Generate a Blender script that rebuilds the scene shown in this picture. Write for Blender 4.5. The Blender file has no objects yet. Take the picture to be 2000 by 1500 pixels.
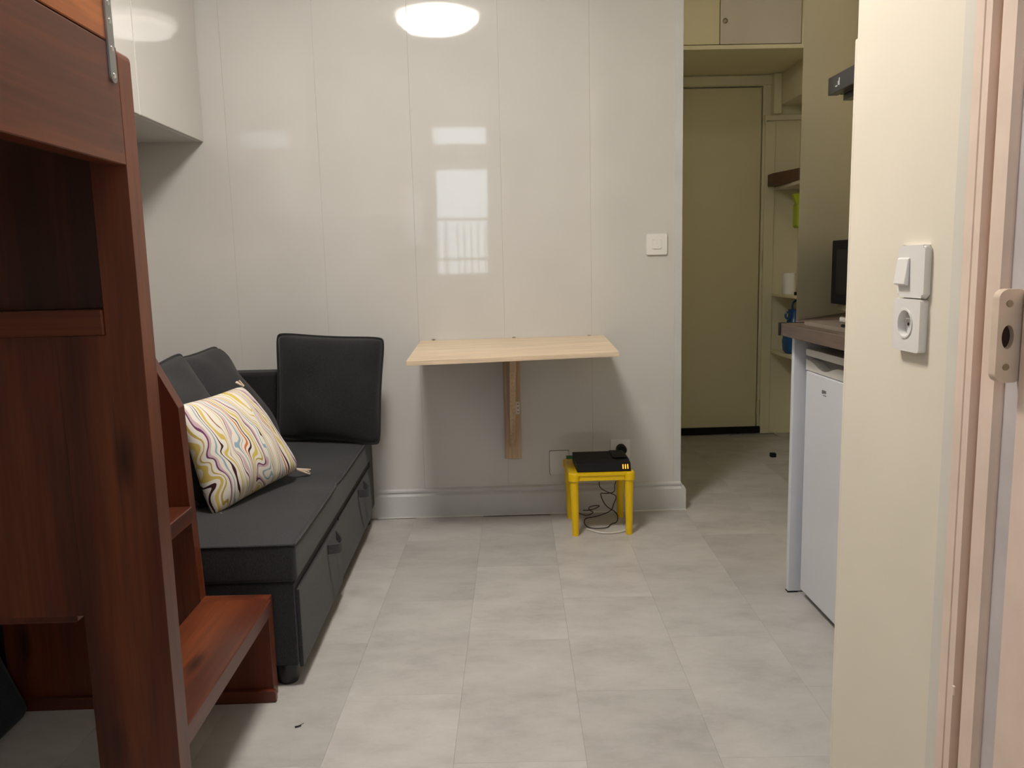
import bpy, bmesh, math, random
from mathutils import Vector, Matrix, noise as mnoise
random.seed(7)
scene = bpy.context.scene
C = scene.collection

# ------------------------------------------------------------------ camera
H = 1.05
PITCH, YAW, ROLL, FPX = 0.14587627, 0.02304138, -0.02369457, 1600.0
_f = Vector((math.sin(YAW)*math.cos(PITCH), math.cos(YAW)*math.cos(PITCH), -math.sin(PITCH)))
_r0 = Vector((math.cos(YAW), -math.sin(YAW), 0)); _u0 = _r0.cross(_f)
_r = _r0*math.cos(ROLL) + _u0*math.sin(ROLL); _u = -_r0*math.sin(ROLL) + _u0*math.cos(ROLL)
CAM = Vector((0, 0, H))
cd = bpy.data.cameras.new('camera'); cam = bpy.data.objects.new('camera', cd); C.objects.link(cam)
cd.sensor_width = 36.0; cd.lens = 36.0*FPX/2000.0; cd.clip_start = 0.02
m = Matrix.Identity(4)
for i in range(3):
    m[i][0], m[i][1], m[i][2], m[i][3] = _r[i], _u[i], -_f[i], CAM[i]
cam.matrix_world = m
scene.camera = cam

def ray(x, y): return _r*((x-1000)/FPX) - _u*((y-750)/FPX) + _f
def onY(x, y, Y): d = ray(x, y); return CAM + d*(Y/d.y)
def onZ(x, y, z=0.0): d = ray(x, y); return CAM + d*((z-H)/d.z)

# ------------------------------------------------------------------ world, exposure
w = bpy.data.worlds.new('world'); scene.world = w; w.use_nodes = True
bg = w.node_tree.nodes['Background']
bg.inputs[0].default_value = (0.80, 0.90, 1.0, 1); bg.inputs[1].default_value = 6.0
vs = scene.view_settings
vs.view_transform = 'Standard'; vs.look = 'None'; vs.gamma = 1.0; vs.use_curve_mapping = False
vs.exposure = 0.2
LAMP_POWER = 68.0

# ------------------------------------------------------------------ materials
MATS = {}
def newmat(name):
    mt = bpy.data.materials.new(name); mt.use_nodes = True
    nt = mt.node_tree; b = nt.nodes['Principled BSDF']
    MATS[name] = mt
    return mt, nt, b
def N(nt, t, **kw):
    n = nt.nodes.new(t)
    for k, v in kw.items():
        if k.startswith('i_'): n.inputs[k[2:]].default_value = v
        else: setattr(n, k, v)
    return n
def ramp(nt, stops, interp='LINEAR'):
    r = nt.nodes.new('ShaderNodeValToRGB'); cr = r.color_ramp; cr.interpolation = interp
    while len(cr.elements) < len(stops): cr.elements.new(0.5)
    for e, (p, c) in zip(cr.elements, stops):
        e.position = p; e.color = (*c, 1)
    return r
def plain(name, col, rough=0.5, metal=0.0, var=0.06, scale=6.0, bump=0.0, bscale=200.0, spec=0.5, coat=0.0):
    mt, nt, b = newmat(name)
    tc = N(nt, 'ShaderNodeTexCoord')
    nz = N(nt, 'ShaderNodeTexNoise'); nz.inputs['Scale'].default_value = scale; nz.inputs['Detail'].default_value = 4
    nt.links.new(tc.outputs['Object'], nz.inputs['Vector'])
    lo = tuple(max(0, c*(1-var)) for c in col); hi = tuple(min(1, c*(1+var)) for c in col)
    r = ramp(nt, [(0.3, lo), (0.7, hi)])
    nt.links.new(nz.outputs['Fac'], r.inputs[0]); nt.links.new(r.outputs[0], b.inputs['Base Color'])
    b.inputs['Roughness'].default_value = rough; b.inputs['Metallic'].default_value = metal
    b.inputs['Specular IOR Level'].default_value = spec
    b.inputs['Coat Weight'].default_value = coat; b.inputs['Coat Roughness'].default_value = 0.08
    if bump > 0:
        n2 = N(nt, 'ShaderNodeTexNoise'); n2.inputs['Scale'].default_value = bscale; n2.inputs['Detail'].default_value = 3
        nt.links.new(tc.outputs['Object'], n2.inputs['Vector'])
        bp = N(nt, 'ShaderNodeBump'); bp.inputs['Strength'].default_value = bump; bp.inputs['Distance'].default_value = 0.002
        nt.links.new(n2.outputs['Fac'], bp.inputs['Height']); nt.links.new(bp.outputs[0], b.inputs['Normal'])
    return mt
def wood(name, axis, dark, mid, light, rough=0.38, scale=9.0, knots=True, coat=0.15, knotcol=None):
    mt, nt, b = newmat(name)
    tc = N(nt, 'ShaderNodeTexCoord'); mp = N(nt, 'ShaderNodeMapping')
    s = [scale]*3; s[axis] = scale*0.10; mp.inputs['Scale'].default_value = s
    nt.links.new(tc.outputs['Object'], mp.inputs['Vector'])
    n1 = N(nt, 'ShaderNodeTexNoise'); n1.inputs['Scale'].default_value = 1.0; n1.inputs['Detail'].default_value = 5; n1.inputs['Distortion'].default_value = 0.8
    nt.links.new(mp.outputs[0], n1.inputs['Vector'])
    r1 = ramp(nt, [(0.25, dark), (0.5, mid), (0.78, light)])
    nt.links.new(n1.outputs['Fac'], r1.inputs[0])
    mp2 = N(nt, 'ShaderNodeMapping'); s2 = [scale*14]*3; s2[axis] = scale*0.6; mp2.inputs['Scale'].default_value = s2
    nt.links.new(tc.outputs['Object'], mp2.inputs['Vector'])
    n2 = N(nt, 'ShaderNodeTexNoise'); n2.inputs['Scale'].default_value = 1.0; n2.inputs['Detail'].default_value = 2
    nt.links.new(mp2.outputs[0], n2.inputs['Vector'])
    r2 = ramp(nt, [(0.35, (0.80, 0.80, 0.80)), (0.65, (1.08, 1.06, 1.04))]); nt.links.new(n2.outputs['Fac'], r2.inputs[0])
    mx = N(nt, 'ShaderNodeMixRGB', blend_type='MULTIPLY'); mx.inputs[0].default_value = 1
    nt.links.new(r1.outputs[0], mx.inputs[1]); nt.links.new(r2.outputs[0], mx.inputs[2])
    out = mx.outputs[0]
    if knots:
        mp3 = N(nt, 'ShaderNodeMapping'); s3 = [8.0]*3; s3[axis] = 2.4; mp3.inputs['Scale'].default_value = s3
        nt.links.new(tc.outputs['Object'], mp3.inputs['Vector'])
        v = N(nt, 'ShaderNodeTexVoronoi'); v.inputs['Scale'].default_value = 1.0
        nt.links.new(mp3.outputs[0], v.inputs['Vector'])
        r3 = ramp(nt, [(0.05, (0.85, 0.85, 0.85)), (0.17, (0, 0, 0))]); nt.links.new(v.outputs['Distance'], r3.inputs[0])
        m2 = N(nt, 'ShaderNodeMixRGB'); m2.inputs[2].default_value = (*(knotcol or tuple(c*0.35 for c in dark)), 1)
        nt.links.new(r3.outputs[0], m2.inputs[0]); nt.links.new(out, m2.inputs[1]); out = m2.outputs[0]
    nt.links.new(out, b.inputs['Base Color'])
    b.inputs['Roughness'].default_value = rough; b.inputs['Coat Weight'].default_value = coat; b.inputs['Coat Roughness'].default_value = 0.2
    bp = N(nt, 'ShaderNodeBump'); bp.inputs['Strength'].default_value = 0.08; bp.inputs['Distance'].default_value = 0.002
    nt.links.new(n2.outputs['Fac'], bp.inputs['Height']); nt.links.new(bp.outputs[0], b.inputs['Normal'])
    return mt
def fabric(name, col, rough=0.95):
    mt, nt, b = newmat(name)
    tc = N(nt, 'ShaderNodeTexCoord')
    mp = N(nt, 'ShaderNodeMapping'); mp.inputs['Scale'].default_value = (420, 420, 160); nt.links.new(tc.outputs['Object'], mp.inputs['Vector'])
    n1 = N(nt, 'ShaderNodeTexNoise'); n1.inputs['Scale'].default_value = 1; n1.inputs['Detail'].default_value = 2; nt.links.new(mp.outputs[0], n1.inputs['Vector'])
    n0 = N(nt, 'ShaderNodeTexNoise'); n0.inputs['Scale'].default_value = 7; nt.links.new(tc.outputs['Object'], n0.inputs['Vector'])
    ad = N(nt, 'ShaderNodeMath', operation='MULTIPLY_ADD'); ad.inputs[1].default_value = 0.3
    nt.links.new(n0.outputs['Fac'], ad.inputs[0]); nt.links.new(n1.outputs['Fac'], ad.inputs[2])
    r = ramp(nt, [(0.45, tuple(c*0.72 for c in col)), (0.85, tuple(c*1.35 for c in col))])
    nt.links.new(ad.outputs[0], r.inputs[0]); nt.links.new(r.outputs[0], b.inputs['Base Color'])
    b.inputs['Roughness'].default_value = rough; b.inputs['Specular IOR Level'].default_value = 0.25
    b.inputs['Sheen Weight'].default_value = 0.12; b.inputs['Sheen Roughness'].default_value = 0.5
    bp = N(nt, 'ShaderNodeBump'); bp.inputs['Strength'].default_value = 0.25; bp.inputs['Distance'].default_value = 0.001
    nt.links.new(n1.outputs['Fac'], bp.inputs['Height']); nt.links.new(bp.outputs[0], b.inputs['Normal'])
    return mt
def emis(name, col, strength):
    mt, nt, b = newmat(name)
    b.inputs['Base Color'].default_value = (*col, 1)
    b.inputs['Emission Color'].default_value = (*col, 1); b.inputs['Emission Strength'].default_value = strength
    return mt

# glossy plastic wall panel: faint long ripple so reflections stretch slightly
def panel_mat():
    mt, nt, b = newmat('panel_gloss')
    tc = N(nt, 'ShaderNodeTexCoord'); 
    nz = N(nt, 'ShaderNodeTexNoise'); nz.inputs['Scale'].default_value = 3.0; nz.inputs['Detail'].default_value = 2
    nt.links.new(tc.outputs['Object'], nz.inputs['Vector'])
    r = ramp(nt, [(0.3, (0.60, 0.585, 0.555)), (0.7, (0.635, 0.62, 0.59))]); nt.links.new(nz.outputs['Fac'], r.inputs[0])
    nt.links.new(r.outputs[0], b.inputs['Base Color'])
    b.inputs['Roughness'].default_value = 0.036; b.inputs['IOR'].default_value = 1.5
    mp = N(nt, 'ShaderNodeMapping'); mp.inputs['Scale'].default_value = (9.0, 9.0, 1.2); nt.links.new(tc.outputs['Object'], mp.inputs['Vector'])
    n2 = N(nt, 'ShaderNodeTexNoise'); n2.inputs['Scale'].default_value = 1.0; n2.inputs['Detail'].default_value = 1; nt.links.new(mp.outputs[0], n2.inputs['Vector'])
    bp = N(nt, 'ShaderNodeBump'); bp.inputs['Strength'].default_value = 0.05; bp.inputs['Distance'].default_value = 0.01
    nt.links.new(n2.outputs['Fac'], bp.inputs['Height']); nt.links.new(bp.outputs[0], b.inputs['Normal'])
panel_mat()

def tile_mat():
    mt, nt, b = newmat('vinyl_tile')
    tc = N(nt, 'ShaderNodeTexCoord'); oi = N(nt, 'ShaderNodeObjectInfo')
    sc = N(nt, 'ShaderNodeVectorMath', operation='SCALE'); sc.inputs[0].default_value = (13.0, 7.0, 3.0)
    nt.links.new(oi.outputs['Random'], sc.inputs['Scale'])
    ad = N(nt, 'ShaderNodeVectorMath', operation='ADD'); nt.links.new(tc.outputs['Object'], ad.inputs[0]); nt.links.new(sc.outputs[0], ad.inputs[1])
    mp = N(nt, 'ShaderNodeMapping'); mp.inputs['Scale'].default_value = (5.0, 9.0, 5.0); nt.links.new(ad.outputs[0], mp.inputs['Vector'])
    n1 = N(nt, 'ShaderNodeTexNoise'); n1.inputs['Scale'].default_value = 1.0; n1.inputs['Detail'].default_value = 9; n1.inputs['Roughness'].default_value = 0.68
    nt.links.new(mp.outputs[0], n1.inputs['Vector'])
    r = ramp(nt, [(0.28, (0.385, 0.365, 0.345)), (0.5, (0.485, 0.465, 0.442)), (0.72, (0.555, 0.535, 0.512))]); nt.links.new(n1.outputs['Fac'], r.inputs[0])
    mr = N(nt, 'ShaderNodeMapRange'); mr.inputs['To Min'].default_value = 0.90; mr.inputs['To Max'].default_value = 1.06
    nt.links.new(oi.outputs['Random'], mr.inputs['Value'])
    mx = N(nt, 'ShaderNodeVectorMath', operation='SCALE'); nt.links.new(r.outputs[0], mx.inputs[0]); nt.links.new(mr.outputs[0], mx.inputs['Scale'])
    nt.links.new(mx.outputs[0], b.inputs['Base Color'])
    b.inputs['Roughness'].default_value = 0.42; b.inputs['Specular IOR Level'].default_value = 0.4
    n2 = N(nt, 'ShaderNodeTexNoise'); n2.inputs['Scale'].default_value = 160; nt.links.new(ad.outputs[0], n2.inputs['Vector'])
    bp = N(nt, 'ShaderNodeBump'); bp.inputs['Strength'].default_value = 0.08; bp.inputs['Distance'].default_value = 0.001
    nt.links.new(n2.outputs['Fac'], bp.inputs['Height']); nt.links.new(bp.outputs[0], b.inputs['Normal'])
tile_mat()

def marble_cloth():
    mt, nt, b = newmat('marbled_cloth')
    uv = N(nt, 'ShaderNodeTexCoord')
    mp = N(nt, 'ShaderNodeMapping'); mp.inputs['Scale'].default_value = (2.1, 0.95, 1); mp.inputs['Rotation'].default_value = (0, 0, -0.15)
    nt.links.new(uv.outputs['UV'], mp.inputs['Vector'])
    nz = N(nt, 'ShaderNodeTexNoise'); nz.inputs['Scale'].default_value = 1.9; nz.inputs['Detail'].default_value = 1.0; nz.inputs['Distortion'].default_value = 0.9
    nt.links.new(mp.outputs[0], nz.inputs['Vector'])
    sx = N(nt, 'ShaderNodeSeparateXYZ'); nt.links.new(mp.outputs[0], sx.inputs[0])
    a = N(nt, 'ShaderNodeMath', operation='MULTIPLY_ADD'); a.inputs[1].default_value = 0.85
    b2 = N(nt, 'ShaderNodeMath', operation='MULTIPLY'); b2.inputs[1].default_value = 1.15
    nt.links.new(sx.outputs[0], b2.inputs[0]); nt.links.new(nz.outputs['Fac'], a.inputs[0]); nt.links.new(b2.outputs[0], a.inputs[2])
    fr = N(nt, 'ShaderNodeMath', operation='FRACT'); nt.links.new(a.outputs[0], fr.inputs[0])
    cream = (0.82, 0.78, 0.71); yel = (0.66, 0.50, 0.14); pur = (0.16, 0.05, 0.14); dk = (0.05, 0.015, 0.02); blu = (0.30, 0.42, 0.50)
    org = (0.62, 0.17, 0.07); lil = (0.60, 0.45, 0.48); och = (0.50, 0.36, 0.08); brn = (0.30, 0.14, 0.05)
    seq = [(0, cream), (.06, yel), (.085, cream), (.13, pur), (.150, cream), (.165, lil), (.20, cream), (.25, blu), (.285, cream), (.31, brn), (.32, cream),
           (.37, org), (.40, cream), (.43, dk), (.455, cream), (.50, yel), (.54, cream), (.57, och), (.585, cream), (.63, pur), (.655, lil), (.69, cream),
           (.75, blu), (.77, cream), (.81, dk), (.825, cream), (.86, yel), (.90, cream), (.94, brn), (.95, cream)]
    r = ramp(nt, seq, 'CONSTANT'); nt.links.new(fr.outputs[0], r.inputs[0]); nt.links.new(r.outputs[0], b.inputs['Base Color'])
    b.inputs['Roughness'].default_value = 0.9; b.inputs['Specular IOR Level'].default_value = 0.2
marble_cloth()

def glass_mat():
    mt = bpy.data.materials.new('pane_glass'); mt.use_nodes = True; nt = mt.node_tree
    nt.nodes.clear(); o = N(nt, 'ShaderNodeOutputMaterial'); t = N(nt, 'ShaderNodeBsdfTransparent'); g = N(nt, 'ShaderNodeBsdfGlossy')
    t.inputs[0].default_value = (0.93, 0.95, 0.95, 1); g.inputs['Roughness'].default_value = 0.02
    fr = N(nt, 'ShaderNodeFresnel'); mx = N(nt, 'ShaderNodeMixShader')
    nt.links.new(fr.outputs[0], mx.inputs[0]); nt.links.new(t.outputs[0], mx.inputs[1]); nt.links.new(g.outputs[0], mx.inputs[2]); nt.links.new(mx.outputs[0], o.inputs[0])
    MATS['pane_glass'] = mt
glass_mat()

plain('cream_paint', (0.80, 0.735, 0.61), 0.55, var=0.03, scale=3, bump=0.06, bscale=90)
plain('hall_paint', (0.80, 0.74, 0.52), 0.5, var=0.03, scale=3, bump=0.05, bscale=90)
plain('door_paint', (0.74, 0.67, 0.44), 0.42, var=0.03, scale=2)
plain('cupboard_door', (0.68, 0.61, 0.52), 0.4, var=0.03, scale=2)
plain('white_paint', (0.74, 0.72, 0.69), 0.6, var=0.02, scale=2)
plain('ceiling_paint', (0.80, 0.78, 0.74), 0.8, var=0.02, scale=2)
plain('gloss_white', (0.66, 0.645, 0.62), 0.03, var=0.02, spec=0.7, scale=2)
plain('baseboard_paint', (0.60, 0.60, 0.59), 0.35, var=0.04, scale=9)
plain('frame_paint', (0.83, 0.66, 0.55), 0.45, var=0.06, scale=12, bump=0.1, bscale=40)
plain('frame_grey', (0.58, 0.535, 0.53), 0.45, var=0.08, scale=12, bump=0.1, bscale=40)
plain('frame_wall', (0.71, 0.675, 0.60), 0.5, var=0.04, scale=8)
plain('bare_groove', (0.42, 0.25, 0.13), 0.6, var=0.15, scale=30)
plain('subfloor', (0.42, 0.40, 0.37), 0.7)
plain('white_plastic', (0.80, 0.78, 0.75), 0.3, var=0.01)
plain('well_plastic', (0.72, 0.71, 0.69), 0.35, var=0.01)
plain('strike_plastic', (0.72, 0.58, 0.46), 0.35, var=0.05, scale=30)
plain('black_plastic', (0.008, 0.008, 0.009), 0.55, var=0.05, spec=0.18)
plain('hood_black', (0.012, 0.013, 0.014), 0.28, var=0.05)
plain('micro_glass', (0.008, 0.008, 0.008), 0.08, var=0.05)
plain('dark_hole', (0.035, 0.015, 0.012), 0.8)
plain('steel', (0.42, 0.43, 0.44), 0.32, metal=1.0, var=0.05, scale=40)
plain('chrome', (0.75, 0.75, 0.76), 0.12, metal=1.0, var=0.02)
plain('brass_dull', (0.35, 0.30, 0.22), 0.4, metal=0.8)
plain('fridge_white', (0.66, 0.675, 0.72), 0.30, var=0.015, scale=4)
plain('fridge_cream', (0.66, 0.645, 0.60), 0.35, var=0.015, scale=4)
plain('fridge_grey', (0.22, 0.21, 0.20), 0.5)
plain('panel_white', (0.64, 0.655, 0.70), 0.4, var=0.015, scale=4)
plain('hob_enamel', (0.20, 0.165, 0.13), 0.3, var=0.04)
plain('yellow_plastic', (0.84, 0.54, 0.0), 0.33, var=0.03, scale=8)
plain('blue_plastic', (0.012, 0.075, 0.22), 0.25, var=0.15, scale=14)
plain('lime_plastic', (0.38, 0.46, 0.02), 0.35, var=0.06)
plain('green_plastic', (0.01, 0.12, 0.03), 0.4)
plain('white_cable', (0.66, 0.62, 0.56), 0.45)
plain('mattress_cloth', (0.62, 0.62, 0.60), 0.9)
plain('foot_black', (0.01, 0.01, 0.012), 0.4)
plain('mark_grey', (0.16, 0.155, 0.15), 0.5)
plain('mark_white', (0.55, 0.55, 0.55), 0.5)
RD, RM, RL = (0.045, 0.010, 0.005), (0.108, 0.024, 0.009), (0.215, 0.055, 0.017)
wood('mahogany_x', 0, RD, RM, RL); wood('mahogany_y', 1, RD, RM, RL); wood('mahogany_z', 2, RD, RM, RL)
wood('mahogany_shaded_z', 2, (0.02, 0.006, 0.003), (0.045, 0.011, 0.005), (0.085, 0.02, 0.008))  # darker copy of the bed wood, carries the recess shade in its colour
wood('orange_wood_y', 1, (0.20, 0.05, 0.01), (0.34, 0.10, 0.022), (0.46, 0.16, 0.04))
wood('pale_pine_x', 0, (0.66, 0.50, 0.34), (0.75, 0.60, 0.43), (0.80, 0.67, 0.51), rough=0.45, scale=7, knots=False, coat=0.1)
wood('pale_pine_z', 2, (0.50, 0.34, 0.20), (0.58, 0.41, 0.26), (0.66, 0.49, 0.33), rough=0.5, scale=9, knots=False, coat=0.05)
wood('brown_laminate_y', 1, (0.055, 0.036, 0.026), (0.11, 0.075, 0.055), (0.19, 0.13, 0.10), rough=0.4, scale=11, knots=False, coat=0.0)
wood('brown_board_y', 1, (0.075, 0.036, 0.02), (0.12, 0.06, 0.036), (0.17, 0.09, 0.055), rough=0.5, scale=11, knots=False, coat=0.0)
fabric('charcoal_linen', (0.030, 0.031, 0.034))
fabric('black_linen', (0.018, 0.0185, 0.020))
fabric('navy_cloth', (0.016, 0.020, 0.026))
emis('lamp_glow', (1.0, 0.945, 0.87), LAMP_POWER)
emis('lamp_rim', (1.0, 0.95, 0.88), LAMP_POWER*0.25)
emis('hall_fill_glow', (1.0, 0.90, 0.72), 10.0)  # glow of the added fill light over the hall
emis('led_orange', (1.0, 0.36, 0.03), 1.7)

# ------------------------------------------------------------------ helpers
def tag(o, label=None, cat=None, group=None, kind=None):
    if label: o['label'] = label
    if cat: o['category'] = cat
    if group: o['group'] = group
    if kind: o['kind'] = kind
    return o
def obj(name, bm, mat, parent=None, smooth=False):
    me = bpy.data.meshes.new(name)
    bmesh.ops.recalc_face_normals(bm, faces=bm.faces[:])
    bm.to_mesh(me); bm.free()
    if smooth:
        for p in me.polygons: p.use_smooth = True
        try: me.set_sharp_from_angle(angle=math.radians(38))
        except Exception: pass
    me.materials.append(MATS[mat] if isinstance(mat, str) else mat)
    o = bpy.data.objects.new(name, me); C.objects.link(o)
    if smooth:
        wn = o.modifiers.new('weighted', 'WEIGHTED_NORMAL'); wn.weight = 100; wn.keep_sharp = True
    if parent:
        o.parent = parent
        b = Vector((0, 0, 0)); p = parent
        while p: b += Vector(p.location); p = p.parent
        o.location = -b
    return o
def thing(name, base, label, cat, group=None):
    o = bpy.data.objects.new(name, None); C.objects.link(o); o.location = base
    o.empty_display_size = 0.05
    return tag(o, label, cat, group)
def box(x0, x1, y0, y1, z0, z1, bev=0.0, seg=2, bm=None):
    b = bmesh.new()
    vs_ = [b.verts.new(p) for p in ((x0,y0,z0),(x1,y0,z0),(x1,y1,z0),(x0,y1,z0),(x0,y0,z1),(x1,y0,z1),(x1,y1,z1),(x0,y1,z1))]
    for f in ((0,3,2,1),(4,5,6,7),(0,1,5,4),(1,2,6,5),(2,3,7,6),(3,0,4,7)): b.faces.new([vs_[i] for i in f])
    if bev > 0: bmesh.ops.bevel(b, geom=b.edges[:], offset=bev, segments=seg, profile=0.5, affect='EDGES')
    if bm is not None:
        merge(bm, b); return bm
    return b
def merge(dst, src):
    mp = {v: dst.verts.new(v.co) for v in src.verts}
    for f in src.faces: dst.faces.new([mp[v] for v in f.verts])
    src.free()
def prism(pts, axis, a, b_, bev=0.0, seg=2):
    """closed polygon extruded along an axis: pts are the two other coordinates in order"""
    def P(p, t):
        if axis == 'z': return (p[0], p[1], t)
        if axis == 'y': return (p[0], t, p[1])
        return (t, p[0], p[1])
    bm = bmesh.new()
    A = [bm.verts.new(P(p, a)) for p in pts]; B = [bm.verts.new(P(p, b_)) for p in pts]
    bm.faces.new(A[::-1]); bm.faces.new(B); n = len(pts)
    for i in range(n): bm.faces.new((A[i], A[(i+1) % n], B[(i+1) % n], B[i]))
    if bev > 0: bmesh.ops.bevel(bm, geom=bm.edges[:], offset=bev, segments=seg, profile=0.5, affect='EDGES')
    return bm
def frustum(p0, p1, r0, r1, n=20, bm=None, caps=True):
    p0, p1 = Vector(p0), Vector(p1); d = (p1-p0).normalized()
    a = d.orthogonal().normalized(); c = d.cross(a)
    b = bm if bm is not None else bmesh.new()
    A = [b.verts.new(p0 + (a*math.cos(2*math.pi*i/n) + c*math.sin(2*math.pi*i/n))*r0) for i in range(n)]
    B = [b.verts.new(p1 + (a*math.cos(2*math.pi*i/n) + c*math.sin(2*math.pi*i/n))*r1) for i in range(n)]
    for i in range(n): b.faces.new((A[i], A[(i+1) % n], B[(i+1) % n], B[i]))
    if caps: b.faces.new(A[::-1]); b.faces.new(B)
    return b
def lathe(center, prof, n=28, axis=Vector((0, 0, 1))):
    """prof: list of (radius, height) along axis"""
    axis = Vector(axis).normalized(); a = axis.orthogonal().normalized(); c = axis.cross(a); ce = Vector(center)
    b = bmesh.new(); rings = []
    for r, h in prof:
        if r < 1e-6: rings.append([b.verts.new(ce+axis*h)])
        else: rings.append([b.verts.new(ce + axis*h + (a*math.cos(2*math.pi*i/n)+c*math.sin(2*math.pi*i/n))*r) for i in range(n)])
    for R0, R1 in zip(rings, rings[1:]):
        for i in range(n):
            j = (i+1) % n
            if len(R0) == 1 and len(R1) == 1: continue
            if len(R0) == 1: b.faces.new((R0[0], R1[i], R1[j]))
            elif len(R1) == 1: b.faces.new((R0[i], R0[j], R1[0]))
            else: b.faces.new((R0[i], R0[j], R1[j], R1[i]))
    return b
def tube(pts, r, n=8, closed=False, bm=None, smooth_iter=2):
    P = [Vector(p) for p in pts]
    for _ in range(smooth_iter):      # corner cutting
        Q = [] if closed else [P[0]]
        m_ = len(P) if closed else len(P)-1
        for i in range(m_):
            a, b_ = P[i], P[(i+1) % len(P)]
            Q += [a*0.75+b_*0.25, a*0.25+b_*0.75]
        if not closed: Q.append(P[-1])
        P = Q
    b = bm if bm is not None else bmesh.new(); rings = []; up = None
    L = len(P)
    for i, p in enumerate(P):
        t = (P[(i+1) % L]-P[i-1]) if closed else (P[min(i+1, L-1)]-P[max(i-1, 0)])
        if t.length < 1e-9: t = Vector((0, 0, 1))
        t.normalize()
        if up is None: up = t.orthogonal().normalized()
        up = (up - t*up.dot(t)); up = up.normalized() if up.length > 1e-6 else t.orthogonal().normalized()
        s = t.cross(up)
        rings.append([b.verts.new(p + (up*math.cos(2*math.pi*k/n)+s*math.sin(2*math.pi*k/n))*r) for k in range(n)])
    rng = range(L) if closed else range(L-1)
    for i in rng:
        R0, R1 = rings[i], rings[(i+1) % L]
        for k in range(n): b.faces.new((R0[k], R0[(k+1) % n], R1[(k+1) % n], R1[k]))
    if not closed: b.faces.new(rings[0][::-1]); b.faces.new(rings[-1])
    return b
def rrect(a0, a1, b0, b1, r, k=6):
    out = []
    for cx, cy, s in ((a1-r, b1-r, 0), (a0+r, b1-r, 1), (a0+r, b0+r, 2), (a1-r, b0+r, 3)):
        for i in range(k):
            t = math.pi/2*(s + i/(k-1)); out.append((cx+r*math.cos(t), cy+r*math.sin(t)))
    return out
def holed_plate(outer, inner, P, d0, d1, bm=None):
    """plate with a hole, outer/inner loops of equal length; P(a,b,d)->world"""
    b = bm if bm is not None else bmesh.new(); n = len(outer)
    O0 = [b.verts.new(P(*p, d0)) for p in outer]; O1 = [b.verts.new(P(*p, d1)) for p in outer]
    I0 = [b.verts.new(P(*p, d0)) for p in inner]; I1 = [b.verts.new(P(*p, d1)) for p in inner]
    for i in range(n):
        j = (i+1) % n
        b.faces.new((O0[i], O0[j], O1[j], O1[i])); b.faces.new((I0[i], I0[j], I1[j], I1[i]))
        b.faces.new((O1[i], O1[j], I1[j], I1[i])); b.faces.new((O0[i], O0[j], I0[j], I0[i]))
    return b
def ellipse_like(outer, cx, cy, rx, ry):
    n = len(outer)
    return [(cx+rx*math.cos(t), cy+ry*math.sin(t)) for t in ((i+0.5)/n*2*math.pi for i in range(n))]
def pillow(name, P00, P10, P11, P01, thick, mat, label, cat, pipe=None, n=22, group=None, seed=0, wr=0.018, ears=0.042, asym=0.5):
    P00, P10, P11, P01 = map(Vector, (P00, P10, P11, P01))
    nrm = (P10-P00).cross(P01-P00).normalized()
    b = bmesh.new(); uvl = b.loops.layers.uv.new('UVMap')
    def pt(i, j, side):
        u, v = i/n*2-1, j/n*2-1
        cr = 0.045*(abs(u)*abs(v))**7
        uu = u*(1-ears*(1-v*v)-cr); vv = v*(1-ears*(1-u*u)-cr)
        s, t = (uu+1)/2, (vv+1)/2
        p = (P00*(1-s)+P10*s)*(1-t) + (P01*(1-s)+P11*s)*t
        h = max(0, (1-abs(u)**2.6)*(1-abs(v)**2.6))**0.55
        e = mnoise.noise(p*7.0+Vector((seed, seed*2, side*3)))*wr*min(1, h*2)
        return p + nrm*(side*thick*(asym if side > 0 else 1-asym)*h + e), (i/n, j/n)
    G = {}
    for side in (1, -1):
        for i in range(n+1):
            for j in range(n+1):
                if side == -1 and (i in (0, n) or j in (0, n)): G[(i, j, -1)] = G[(i, j, 1)]; continue
                p, uv_ = pt(i, j, side); G[(i, j, side)] = b.verts.new(p)
    for side in (1, -1):
        for i in range(n):
            for j in range(n):
                idx = [(i, j), (i+1, j), (i+1, j+1), (i, j+1)]
                if side == -1: idx = idx[::-1]
                f = b.faces.new([G[(*q, side)] for q in idx])
                for lp, q in zip(f.loops, idx): lp[uvl].uv = (q[0]/n, q[1]/n)
    rim = [G[(i, 0, 1)].co.copy() for i in range(n)] + [G[(n, j, 1)].co.copy() for j in range(n)] + [G[(n-i, n, 1)].co.copy() for i in range(n)] + [G[(0, n-j, 1)].co.copy() for j in range(n)]
    o = obj(name, b, mat, smooth=False)
    for p in o.data.polygons: p.use_smooth = True
    tag(o, label, cat, group)
    if pipe: obj('piping', tube(rim, pipe, 6, True, smooth_iter=1), mat, o, True)
    return o

ZC = 2.46          # ceiling
XL, W = -1.395, 3.365
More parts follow.
